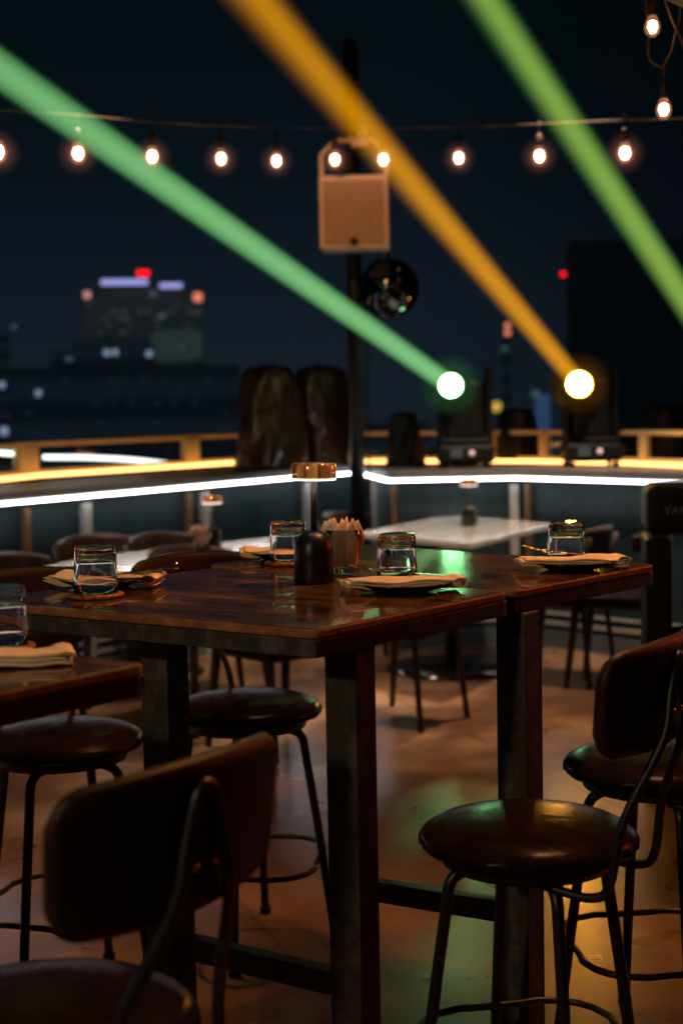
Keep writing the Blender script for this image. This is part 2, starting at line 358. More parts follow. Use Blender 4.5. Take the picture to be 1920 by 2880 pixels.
# amber lit glass balustrade on top of the counter
def balustrade(name, label, pts, posts, h=.19):
    r = thing(name, label, 'balustrade', (0,0,0), 0, 'amber lit glass balustrades on the counter')
    z0 = 1.02
    for a, c in zip(pts, pts[1:]):
        d = (c-a); L = d.length; an = atan2(d.y, d.x); m = (a+c)/2; nn = Vector((-sin(an), cos(an)))
        if nn.y > 0: nn = -nn
        B().box((m.x, m.y, z0+.02), (L-.004, .05, .04), an, .004).obj('base_rail', MRAIL, r)
        f = m + nn*.11; B().box((f.x, f.y, z0+.012), (L-.004, .02, .024), an).obj('amber_strip', MAMB, r)
        B().box((m.x, m.y, z0+h), (L, .035, .03), an, .004).obj('top_rail', MRAIL, r)
        B().box((m.x, m.y, z0+.04+(h-.055)/2), (L-.02, .008, h-.057), an).obj('glass_pane', MG, r)
    for p, wd in posts:
        B().box((p.x, p.y, z0+h/2+.002), (wd, .055, h-.03), an, .006).obj('post', MRAIL, r)
    return r
bz = 1.02
P0 = G(-140, 1117, bz).xy; P1 = G(60, 1096, bz).xy; P2 = G(438, 1071, bz).xy; P3 = G(560, 1063, bz).xy
def lerp(a, c, t): return a + (c-a)*t
balustrade('balustrade', 'amber lit low glass balustrade left of the wrapped bundles', [P0, P1, P2, P3],
           [(P1, .17), (P2, .13), (lerp(P2, P3, .97), .05)])
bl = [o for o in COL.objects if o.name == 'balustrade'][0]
for pts in ([(-40,1037),(27,1042)], [(101,1050),(200,1051),(300,1056),(402,1067)]):  # glowing tubes added to imitate the LED strip reflected in the glass
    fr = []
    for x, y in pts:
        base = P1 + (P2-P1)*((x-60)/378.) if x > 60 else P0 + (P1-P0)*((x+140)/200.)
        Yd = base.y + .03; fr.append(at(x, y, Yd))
    B().tube(bez(fr, 6), .016, 10).obj('led_reflection_tube', glow('led_reflection_white', (.9,.95,.9), 2.2), bl)
Q0 = G(785, 1063, bz).xy; Q1 = G(950, 1061, bz).xy; Q2 = G(1250, 1062, bz).xy; Q3 = G(1480, 1067, bz).xy; Q4 = G(1640, 1074, bz).xy
balustrade('balustrade', 'amber lit low glass balustrade behind the two stage lights', [Q0, Q1, Q2, Q3, Q4], [(G(806,1063,bz).xy, .06), (Q1, .05), (lerp(Q1,Q2,.6), .07), (Q2,.06), (lerp(Q2,Q3,.55),.07), (Q3, .06)])

# ------------------------------------------------------------------ city beyond
MCB = mat('dark_concrete_haze_glow', (.010,.013,.018), .9, emit=(.1,.1,.1), estr=1.); t, b = nodes(MCB)  # dim banded emission paints hazy light onto the walls
wv = t.nodes.new('ShaderNodeTexWave'); wv.bands_direction = 'Z'; wv.inputs['Scale'].default_value = .09; wv.inputs['Distortion'].default_value = 1.5; wv.inputs['Detail'].default_value = 3
t.links.new(objvec(t), wv.inputs['Vector']); r1 = ramp(t, wv.outputs['Fac'], [(.3,(.0020,.0040,.0060)), (.7,(.0046,.0080,.0125))]); t.links.new(r1.outputs[0], b.inputs['Emission Color'])
MCBD = mat('faint_glow_tower_wall', (.008,.010,.012), .9, emit=(.0010,.0020,.0026), estr=1.); MCB2 = mat('grey_glow_tower_wall', (.05,.055,.06), .9, emit=(.3,.42,.5), estr=.03)  # tower walls glow faintly, haze light put into the emission colour
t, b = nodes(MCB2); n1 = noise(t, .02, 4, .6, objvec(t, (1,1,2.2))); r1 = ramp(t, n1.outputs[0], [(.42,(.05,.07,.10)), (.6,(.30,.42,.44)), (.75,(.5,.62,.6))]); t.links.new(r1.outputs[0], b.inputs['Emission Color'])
def bldg(name, label, px0, px1, ptop, Y, m, lights=(), depth=18, extra=()):
    a = at(px0, ptop, Y); c = at(px1, ptop, Y); cx = (a.x+c.x)/2; rz = -atan2(cx, Y)
    dirn = Vector((cx, Y)).normalized(); r = thing(name, label, 'building', (cx+dirn.x*depth/2, Y+dirn.y*depth/2, -62), rz)
    inv = Matrix.Rotation(-rz, 2); org = Vector((r.location.x, r.location.y)); z1 = (a.z+c.z)/2; wd = (c.x-a.x)*cos(rz)
    bb = B(); bb.box((0, 0, (z1+62)/2), (wd, depth, z1+62))
    for (ex0, ex1, et) in extra:
        ea = at(ex0, et, Y); ec = at(ex1, et, Y); lx_ = (inv @ (((ea+ec)/2).xy - org)).x
        bb.box((lx_, 0, (ea.z-z1)/2+z1+62+.01), ((ec.x-ea.x)*cos(rz), depth*.8, ea.z-z1))
    bb.obj('wall', m, r)
    for (nm, lx, ly, w_, h_, mt) in lights:
        p = at(lx, ly, Y-.6); q_ = inv @ (p.xy - org); B().box((q_.x, -depth/2-.3, p.z+62), (w_, .5, h_), bev=min(w_,h_)*.2).obj(nm, mt, r)
    return r
rw = random.Random(5); LW3 = glow('faint_window', (.25,.40,.6), .035); LW4 = glow('faint_office', (.5,.6,.6), .06); LDIM = glow('dim_wall_glow', (.16,.24,.25), .11); LB = glow('pale_blue_sign', (.42,.45,1), .85); LR = glow('red_beacon', (1,.004,.01), 2.5); LO = glow('warm_window', (1,.28,.16), .9); LW = glow('cool_window', (.45,.60,.9), .45)
LW2 = glow('dim_window', (.3,.45,.6), .16); LPK = glow('pink_window', (1,.45,.40), .6); LRO = glow('red_neon', (1,.03,.01), 3); LY = glow('yellow_window', (1,.6,.1), .6)
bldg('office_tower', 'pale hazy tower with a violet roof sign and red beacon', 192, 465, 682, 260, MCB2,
     [('roof_sign', 286, 648, 8.0, .95, LB), ('roof_sign', 393, 655, 3.9, .85, LB), ('beacon', 329, 627, 2.0, .9, LR), ('wall_glow_panel', 408, 792, 8.6, 5.2, LDIM),  # glowing panel added to paint the paler part of the wall
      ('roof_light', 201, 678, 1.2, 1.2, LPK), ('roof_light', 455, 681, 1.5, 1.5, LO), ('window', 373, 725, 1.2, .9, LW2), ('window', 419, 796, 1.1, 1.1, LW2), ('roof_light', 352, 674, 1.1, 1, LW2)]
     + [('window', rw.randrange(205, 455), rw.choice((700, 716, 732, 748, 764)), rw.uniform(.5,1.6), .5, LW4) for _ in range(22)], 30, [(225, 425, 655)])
bldg('dark_block', 'long black building in front of the hazy tower', 25, 552, 842, 130, MCB,
     [('window', 90, 903, .45, .5, LW), ('window', 246, 810, .55, .5, LW), ('window', 265, 809, .45, .5, LW), ('window', 343, 812, .5, .5, LW), ('window', 160, 825, .6, .35, LW2)]
     + [('window', rw.randrange(50, 530), rw.choice((872, 893, 925, 948, 968, 990)), rw.uniform(.25,.7), .22, LW3) for _ in range(26)], 20, [(115, 355, 800), (165, 345, 778)])
bldg('far_tower', 'thin dim tower at the left edge of the skyline', -60, 22, 770, 300, MCB, [('window', 5, 884, 1.2, 1.2, LW), ('window', 10, 990, 1.6, 1.6, LW), ('window', 33, 750, .9, .9, LW2)], 20)
bldg('right_tower', 'tall black tower with a red beacon behind the amber stage light', 1298, 1680, 560, 150, MCBD, [('beacon', 1290, 626, .42, .36, LR)], 20, [(1300, 1680, 548)])
bldg('slim_tower', 'slim dim tower with two red windows between the light beams', 1150, 1172, 745, 280, MCB, [('window', 1165, 747, 1., .9, LO), ('window', 1165, 764, 1.1, 1., LO), ('window', 1158, 800, 1., .8, LW2)], 10)
bldg('lit_block', 'low dark block with a glowing red and yellow sign beside the pole', 700, 990, 970, 170, MCB, [], 20)
sg = thing('rooftop_sign', 'small red and yellow lit sign beside the black pole', 'sign', at(792, 918, 168)); B().box((0,0,0), (2.7,.4,1.6), bev=.3).obj('panel', LRO, sg); B().box((.3,-.35,0), (1.5,.3,.8), bev=.2).obj('lit_face', LY, sg)
B().box((0,0,-4.4), (.3,.3,7.2)).obj('mast', MCB, sg); B().box((-1.3,-.5,-.4), (.8,.3,.9), bev=.2).obj('white_lamp', LW, sg)
s2 = thing('window_light', 'single yellow lit window between the stage lights', 'lit window', at(1139, 934, 120)); B().box((0,0,0), (.8,.4,.8), bev=.25).obj('pane', LY, s2)
bldg('blue_block', 'narrow blue lit facade beside the amber stage light', 1228, 1262, 905, 200, mat('blue_facade', (.02,.04,.08), .9, emit=(.05,.13,.28), estr=.35), [('window', 1229, 905, 1.1, .9, LW2)], 12)

# ------------------------------------------------------------------ pole, speaker, mirror ball
pole_p = G(822, 1395, .0); PY = 8.75; pp = at(821, 1100, PY)
po = thing('speaker_pole', 'tall black pole rising behind the tables at the terrace corner', 'pole', (pp.x, PY, 0))
B().lathe([(.043,0),(.043,3.48),(.02,3.50),(.0001,3.50)], 24).obj('shaft', MBK, po); B().lathe([(.13,0),(.13,.012),(.05,.02),(.0001,.02)], 24).obj('base_plate', MBK, po)
a0 = at(731, 403, PY-.42); a1 = at(893, 568, PY-.42); wS = a1.x-a0.x; hS = a0.z-a1.z; cS = (a0+a1)/2
sp = thing('loudspeaker', 'tan square loudspeaker in a bracket on the black pole', 'loudspeaker', (cS.x, cS.y, a1.z), radians(-3))
B().box((0,.15,hS/2), (wS,.30,hS), bev=.012).obj('cabinet', MSPK, sp)
B().box((0,-.004,hS/2-.006), (wS*.88,.012,hS*.88), bev=.003).obj('grille', MGRL, sp)
lg = B(); lg.lathe([(.0001,0),(.022,0),(.022,.006),(.0001,.006)], 24, Matrix.Translation((0,-.013,hS*.085)) @ Matrix.Rotation(pi/2,4,'X')); lg.obj('badge', MBK, sp)
bx = wS/2-.01; top = .205; br = B()
path = [(-bx,.12,hS-.05),(-bx,.12,hS+top-.075),(-bx+.075,.12,hS+top),(bx-.075,.12,hS+top),(bx,.12,hS+top-.075),(bx,.12,hS-.05)]
for a, c in zip(path, path[1:]):
    a = Vector(a); c = Vector(c); d = c-a; an = atan2(d.z, d.x); mth = Matrix.Rotation(-an, 4, 'Y')
    br.box((a+c)/2, (d.length+.012, .04, .022), rot=mth)
br.obj('bracket', MSPK, sp)
cl = B(); cl.tube([(.02+.042*cos(q), .12, hS+top+.045+.042*sin(q)) for q in [radians(x) for x in range(-160,60,15)]], .013, 8)
cl.box((.035,.12,hS+top-.012),(.10,.06,.05),bev=.01).tube([(.03,.12,hS+top+.04),(.03,.38,hS+top+.04)], .014, 8); cl.obj('clamp', MSPK, sp)
B().tube(bez([(.10,.30,.10),(.12,.36,-.02),(.05,.40,-.12),(.045,.41,-.45),(.05,.41,-1.6)],6), .006, 6).obj('cable', MBK, sp)
c0 = at(893, 662, PY-.12); mb = thing('mirror_ball', 'glossy black sphere hanging beside the pole below the speaker', 'mirror ball', c0)
mbb = B(); bmesh.ops.create_uvsphere(mbb.bm, u_segments=48, v_segments=32, radius=.172)
for f in mbb.bm.faces: f.smooth = True
mbb.obj('sphere', MMIR, mb); B().tube([(0,0,.16),(0,0,.22),(-.1,.1,.24),(pp.x-c0.x,PY-c0.y,.24)], .008, 8).obj('hanger', MBK, mb)

# ------------------------------------------------------------------ wrapped bundles on the counter
def bundle(name, label, px0, px1, ptop, pbase, Y, seed, m=MTARP, cat='wrapped bundle', taper=.72, group='wrapped bundles on the counter'):
    a = at(px0, pbase, Y); c = at(px1, pbase, Y); w_ = (c.x-a.x)/2; h = at(px0, ptop, Y).z - 1.02
    rnd = random.Random(seed); ph = [rnd.uniform(0,6.28) for _ in range(8)]
    bb = B(); prof = []; NZ = 26
    for i in range(NZ+1):
        t_ = i/NZ; r_ = w_*(1-(1-taper)*t_) * (1 if t_ < .86 else (1-.22*((t_-.86)/.14)**2 if i < NZ else .05)); prof.append((max(r_,.004), h*t_))
    def wob(a_, i): 
        t_ = i/NZ; return .06*sin(3*a_+ph[0]+3*t_)+.045*sin(6*a_+ph[1]-6*t_)+.022*abs(sin(9*a_+ph[2]+5*t_))+.025*sin(9*t_+ph[3]+2*a_)
    bb.lathe(prof, 64, Matrix.Translation(((a.x+c.x)/2, Y, 1.02)) @ Matrix.Diagonal((1,.8,1,1)), wob=wob)
    o = bb.obj(name, m); return tag(o, label, cat, group)
YB = 9.35
bundle('wrapped_bundle', 'brown plastic wrapped bundle, left of the pair on the counter', 534, 712, 838, 1066, YB, 1, taper=.62)
bundle('wrapped_bundle', 'darker wrapped bundle, next to the black pole', 664, 814, 838, 1066, YB+.25, 2, taper=.70)
MBAG = mat('black_bag', (.012,.012,.012), .5)
bundle('black_bag', 'round black bag on the counter right of the pole', 884, 974, 946, 1062, YB+.1, 3, MBAG, 'bag', .62, 'black bags between the stage lights')
bundle('black_bag', 'black bag between the two moving stage lights', 1135, 1240, 938, 1066, YB+.2, 4, MBAG, 'bag', .7, 'black bags between the stage lights')
bundle('black_bag', 'black bag at the right edge, right of the amber stage light', 1474, 1590, 930, 1075, YB-.3, 5, MBAG, 'bag', .85, 'black bags between the stage lights')

# ------------------------------------------------------------------ moving head lights and their beams
def moving_head(label, px, py, Y, lens_m, rpx, aim, name='moving_head_light'):
    p = at(px, py, Y); zc = 1.02
    r = thing(name, label, 'stage light', (p.x + .09, Y + .16, zc), 0, 'moving head stage lights on the counter')
    B().box((.0,0,.085), (.33,.26,.11), bev=.02).obj('base', MBK, r)
    for sx_ in (-1,1):
        for sy_ in (-1,1): B().box((sx_*.13, sy_*.09, .014), (.04,.04,.026), bev=.005).obj('foot', MBK, r)
    B().box((-.06,-.134,.09), (.07,.01,.05)).obj('display', mat('display', (.05,.055,.06), .2, emit=(.3,.35,.4), estr=.08), r)
    B().lathe([(.0001,0),(.018,0),(.016,.014),(.0001,.015)], 20, Matrix.Translation((.03,-.13,.09)) @ Matrix.Rotation(pi/2,4,'X')).obj('knob', mat('knob', (.7,.5,.5), .4, emit=(1,.7,.7), estr=.35), r)
    B().tube([(-.165,0,.10),(-.20,0,.11),(-.20,-.02,.06)], .009, 8).obj('handle', MBK, r); B().tube([(.165,0,.10),(.20,0,.11),(.20,-.02,.06)], .009, 8).obj('handle', MBK, r)
    hz = p.z - zc
    for s_ in (-1,1):
        B().box((s_*.145, .02, .15+(hz-.06)/2), (.035,.13,hz-.03), bev=.012).obj('yoke_arm', MBK, r)
    B().box((0,.02,.155), (.30,.16,.04), bev=.012).obj('yoke', MBK, r)
    hbx = B(); hbx.box((0,.03,.18+(hz-.16)/2), (.235,.19,hz-.12), bev=.035); hbx.obj('head_housing', MBK, r)
    d = Vector(aim) - p; hd = Vector((-.09,-.16,hz)); q = Vector((0.02,-1,.10)).normalized().to_track_quat('Z','Y').to_matrix().to_4x4()
    R_ = rpx*K/FP*Y
    hm = B(); hm.lathe([(.0001,-.33),(R_*1.3,-.33),(R_*1.75,-.26),(R_*1.8,-.10),(R_*1.5,-.02),(R_*1.16,.0),(R_*1.10,.0),(R_*1.08,-.012),(.0001,-.012)], 40, Matrix.Translation(hd) @ q); hm.obj('head', MBK, r)
    ln = B(); ln.lathe([(.0001,-.011),(R_,-.011),(R_*.9,.008),(R_*.4,.014),(.0001,.015)], 40, Matrix.Translation(hd) @ q); ln.obj('lens', lens_m, r)
    return p, R_
def beam(label, a, c, r0, r1, cols, s, prof=((1.02,1.50,.05,'beam_edge'),(1.0,1.15,.13,'beam_edge'),(.92,.86,.26,'beam_body'),(.74,.56,.30,'beam_body'),(.48,.32,.26,'beam_core')), off=(0,0)):
    """five nested shafts of glowing haze: soft edge, brighter core"""
    c = a + (c-a)*1.9; r1 = r0 + (r1-r0)*1.9; off = (off[0]*1.9, off[1]*1.9)
    d = (c-a); L = d.length; r = thing('light_beam', label, 'light beam', a, 0, 'stage light beams in the night air')
    m = d.to_track_quat('Z','Y').to_matrix().to_4x4()
    for k, (f0, f1, e, nm) in enumerate(prof):
        col = tuple(cols[0][q]+(cols[1][q]-cols[0][q])*k/4 for q in range(3))
        mt = bpy.data.materials.new('glow_'+nm); mt.use_nodes = True; t = mt.node_tree; t.nodes.clear()
        o = t.nodes.new('ShaderNodeOutputMaterial'); em = t.nodes.new('ShaderNodeEmission'); t.links.new(em.outputs[0], o.inputs['Volume'])
        em.inputs[0].default_value = (*col, 1); em.inputs[1].default_value = s*e
        bb = B(); tp = Matrix.Translation((off[0]*k/4, off[1]*k/4, L-.01*k)); n_ = 40
        vs = [(r0*f0*cos(2*pi*q/n_), r0*f0*sin(2*pi*q/n_), .008*k) for q in range(n_)] + [tuple(tp @ Vector((r1*f1*cos(2*pi*q/n_), r1*f1*sin(2*pi*q/n_), 0))) for q in range(n_)]
        bb._add(vs, [(q, (q+1)%n_, n_+(q+1)%n_, n_+q) for q in range(n_)] + [tuple(range(n_))[::-1], tuple(range(n_, 2*n_))], m, 0, True); bb.obj(nm, mt, r)
    for k, (f, e) in enumerate([(3.0,.004),(2.5,.005),(2.05,.007),(1.7,.011),(1.4,.018),(1.18,.03)]):       # haze lit round the lamp
        mt = bpy.data.materials.new('source_glow'); mt.use_nodes = True; t = mt.node_tree; t.nodes.clear()
        o = t.nodes.new('ShaderNodeOutputMaterial'); em = t.nodes.new('ShaderNodeEmission'); t.links.new(em.outputs[0], o.inputs['Volume'])
        em.inputs[0].default_value = (*cols[0], 1); em.inputs[1].default_value = s*e*5
        bb = B(); bmesh.ops.create_uvsphere(bb.bm, u_segments=32, v_segments=20, radius=r0*f); bb.obj('source_glow', mt, r)
    return r
YM = 8.75
gl = glow('green_lens', (.30,1,.36), 48); al = glow('amber_lens', (1,.42,.04), 120); gl2 = glow('lime_lens', (.5,1,.3), 9)
e1 = at(-120, 75, 5.6); p1, r1_ = moving_head('black moving stage light throwing the green beam', 1035, 885, YM, gl, 26, e1)
e2 = at(505, -95, 5.0); p2, r2_ = moving_head('black moving stage light throwing the amber beam', 1330, 882, YM-.1, al, 28, e2)
beam('pale green light beam from the stage light right of the pole', p1, e1, r1_*.92, .073, [(.10,.62,.16),(.50,.86,.36)], 4.2, ((1.02,1.36,.06,'beam_edge'),(1.0,1.10,.30,'beam_edge'),(.92,.90,.28,'beam_body'),(.74,.64,.18,'beam_body'),(.48,.36,.10,'beam_core')))
beam('amber light beam crossing above the loudspeaker', p2, e2, r2_*.86, .078, [(.85,.30,.0),(1,.44,.0)], 3.2, off=(.03,-.01))
e3 = at(1040, -110, 5.2); s3 = at(1740, 945, 6.4)
p3, r3_ = moving_head('black moving stage light throwing the yellow green beam at the right', 1740, 945, 6.4, gl2, 26, e3)
beam('yellow green light beam at the right edge of the picture', p3, e3, .062, .066, [(.12,.50,.10),(.66,.92,.12)], 4.4, off=(.012,0))

# ------------------------------------------------------------------ string lights
def bulb(label, p, name='string_bulb', drop=.2, scale=1.2):
    r = thing(name, label, 'light bulb', p, 0, 'bulbs of the string lights'); s = scale
    B().lathe([(.0001,-.036*s),(.012*s,-.034*s),(.024*s,-.022*s),(.029*s,-.004*s),(.026*s,.014*s),(.018*s,.032*s),(.013*s,.042*s),(.0001,.042*s)], 24).obj('glass_bulb', MBG, r)
    B().lathe([(.0001,-.022*s),(.010*s,-.019*s),(.018*s,-.002*s),(.014*s,.018*s),(.0001,.024*s)], 14).obj('filament', MFIL, r)
    if scale > 1:
        for rr_, ee in ((.098,.12),(.080,.22),(.064,.42),(.050,.8),(.041,1.4)):
            mt = bpy.data.materials.new('halo'); mt.use_nodes = True; t = mt.node_tree; t.nodes.clear()
            o_ = t.nodes.new('ShaderNodeOutputMaterial'); em = t.nodes.new('ShaderNodeEmission'); t.links.new(em.outputs[0], o_.inputs['Volume'])
            em.inputs[0].default_value = (1,.36,.24,1); em.inputs[1].default_value = ee*.8
            hb = B(); bmesh.ops.create_uvsphere(hb.bm, u_segments=20, v_segments=14, radius=rr_); hb.obj('haze_halo', mt, r)
    B().lathe([(.0001,.040*s),(.0150*s,.040*s),(.0150*s,.085*s),(.008*s,.095*s),(.0001,.095*s)], 16).obj('socket', mat('socket', (.03,.012,.008), .5), r)
    B().tube([(0,0,.09*s),(.004,0,drop*.6),(0,0,drop)], .004, 6).obj('drop_wire', MBK, r)
    return r
BL = [(-4,350,6.4,'leftmost hanging bulb, cut by the left edge'), (180,353,6.9,'lit bulb under the start of the green beam'), (350,360,7.5,'lit bulb inside the green beam'),
      (508,365,8.1,'lit bulb just right of the green beam'), (635,370,8.6,'lit bulb left of the loudspeaker, second from it'), (769,367,8.2,'lit bulb framed by the left half of the speaker bracket'),
      (880,367,8.2,'lit bulb over the right side of the speaker bracket'), (1053,363,8.4,'lit bulb right of the speaker bracket and amber beam'), (1238,359,7.7,'lit bulb left of the yellow green beam'), (1434,352,7.0,'lit bulb right of the yellow green beam')]
cab = []; first = None
for (x, y, Y, lab) in BL:
    p = at(x, y, Y); cy_ = {-4:252,180:265,350:280,508:289,635:292,769:294,880:294,1053:292,1238:285,1434:276}[x]; top = at(x, cy_, Y)
    if first is None: first = bulb(lab, p, drop=(top.z-p.z)*1.0)
    else: dup(first, lab, p)
    cab.append(top)
cab = [at(-200, 240, 5.8)] + cab + [at(1640, 268, 6.4)]
cb = B(); cb.tube(bez(cab, 6), .0042, 6); tag(cb.obj('light_string_cable', mat('cable', (.09,.05,.03), .4)), 'thin dark cable carrying the row of bulbs across the sky', 'cable')
# two nearer bulbs at the upper right, with their wires
YR = 4.4
near = bulb('clear pear shaped bulb at the top right, upper of two', at(1497, 62, YR), drop=.10, scale=.78); dup(near, 'clear pear shaped bulb at the top right, lower of two', at(1523, 252, YR))
MWI = mat('brown_wire', (.12,.05,.025), .4)
w = B()
for pts in ([(1480,-60),(1484,40),(1489,75),(1487,120),(1493,140),(1512,152),(1523,157)], [(1530,-60),(1560,20),(1549,80),(1540,120),(1524,152),(1525,205)], [(1505,-60),(1540,40),(1562,90),(1600,180)]):
    w.tube(bez([at(x, y, YR) for x, y in pts], 6), .003, 6)
tag(w.obj('hanging_wire', MWI), 'thin brown wires looping around the two bulbs at the top right', 'wire')
pg = B(); a = at(1528, -2, 4.3); c = at(1590, 26, 4.0); d = c-a; an = atan2(d.y, d.x)
pg.tube([a - d*1.0 + Vector((0,0,.03)), c + d*6 + Vector((0,0,.03))], .03, 4); tag(pg.obj('roof_beam', mat('pine_beam', (.55,.28,.10), .45, emit=(1,.4,.1), estr=0.0)), 'varnished wooden roof beam crossing the top right corner', 'roof beam')
lamp('roof_beam_lamp', 'POINT', (1.15, 3.4, 2.75), (1, .5, .2), 3, .04)

# ------------------------------------------------------------------ high tables
TH = 1.06
def bar_table(label, corners, legs, bars, tilt=0.):
    """corners: four ground points of the top, counter clockwise; legs: list of ground points"""
    c = sum(corners, Vector((0,0)))/4; d = corners[1]-corners[0]; an = atan2(d.y, d.x)
    r = thing('bar_table', label, 'table', (c.x, c.y, 0), an, 'high stone topped tables')
    loc = lambda p: (Matrix.Rotation(-an, 2) @ (p - c))
    pl = [loc(p) for p in corners]
    tb = B(); poly = []
    rad = .018
    for i, p in enumerate(pl):
        a = pl[i-1]-p; b_ = pl[(i+1)%4]-p; a.normalize(); b_.normalize()
        poly += [tuple(p + a*rad), tuple(p + a*rad*.3 + b_*rad*.3), tuple(p + b_*rad)]
    tb.prism(poly, TH-.018, TH, None, 0, 1)
    o = tb.obj('table_top', [MT, ME], r, bevel=.0045)
    if tilt: o.rotation_euler = (Matrix.Rotation(-an,3,'Z') @ Matrix.Rotation(tilt,3,'X') @ Matrix.Rotation(an,3,'Z')).to_euler()
    ins = [p*.965 for p in pl]; ap = B(); n = 4
    for i in range(4):
        a, b_ = ins[i], ins[(i+1)%4]; dd = b_-a; m = (a+b_)/2; q = atan2(dd.y, dd.x)
        ap.box((m.x, m.y, TH-.0345), (dd.length-(.02 if i%2 else -.02), .02, .031), q, .002)
    ap.obj('apron', MS, r)
    LW_ = .067
    for p in legs:
        q = loc(p); B().box((q.x, q.y, (TH-.0505)/2), (LW_,LW_,TH-.0505), 0, .003).obj('leg', MS, r)
    for a, b_, z in bars:
        a = loc(legs[a]); b_ = loc(legs[b_]); dd = b_-a; m = (a+b_)/2; B().box((m.x, m.y, z), (dd.length-.07,.032,.045), atan2(dd.y, dd.x), .002).obj('foot_bar', MS, r)
    return r
gp = lambda x, y: G(x/K, y/K, TH).xy
N_, R_c, F_c = gp(891,1771), gp(1431,1662), gp(590,1598); L_c = gp(-85,1687.7)
leg = lambda x, y, Yd: Vector(((x-960-.0186*0)/FP*Yd, Yd))
s = 1.147
lp = lambda px, py, Y: at(px, py, Y).xy
l1 = [lp(804,1560,2.66), lp(379,1560,2.90), lp(806,1500,3.22), lp(1189,1500,3.03)]
t1 = bar_table('large dark stone topped table in front, holding the copper lamp', [L_c, N_, R_c, F_c], l1, [(0,1,.375),(3,2,.375)])
R2, E_c, G_c, F2 = gp(1452,1655.5), gp(1841.4,1585), gp(1010,1533), gp(584,1587)
l2 = [lp(1195,1500,3.17), lp(807,1500,3.36), lp(806,1500,3.70), lp(1193,1500,3.48)]
t2 = bar_table('dark stone topped table standing behind the copper lamp table', [F2, R2, E_c, G_c], l2, [(0,3,.375)], .0048)
K_c = gp(416,1862); rd = (R_c-N_).normalized(); ld = (L_c-N_).normalized()
K2 = K_c - rd*.60; K3 = K2 + ld*.84; K4 = K_c + ld*.84
l3 = [K3+rd*.06-ld*.06, K4-rd*.06-ld*.06, K3+rd*.06-ld*.42, K4-rd*.06-ld*.42]
t3 = bar_table('dark stone topped table cut off at the left edge', [K3, K2, K_c, K4], [l3[0], l3[1]], [(0,1,.42)])

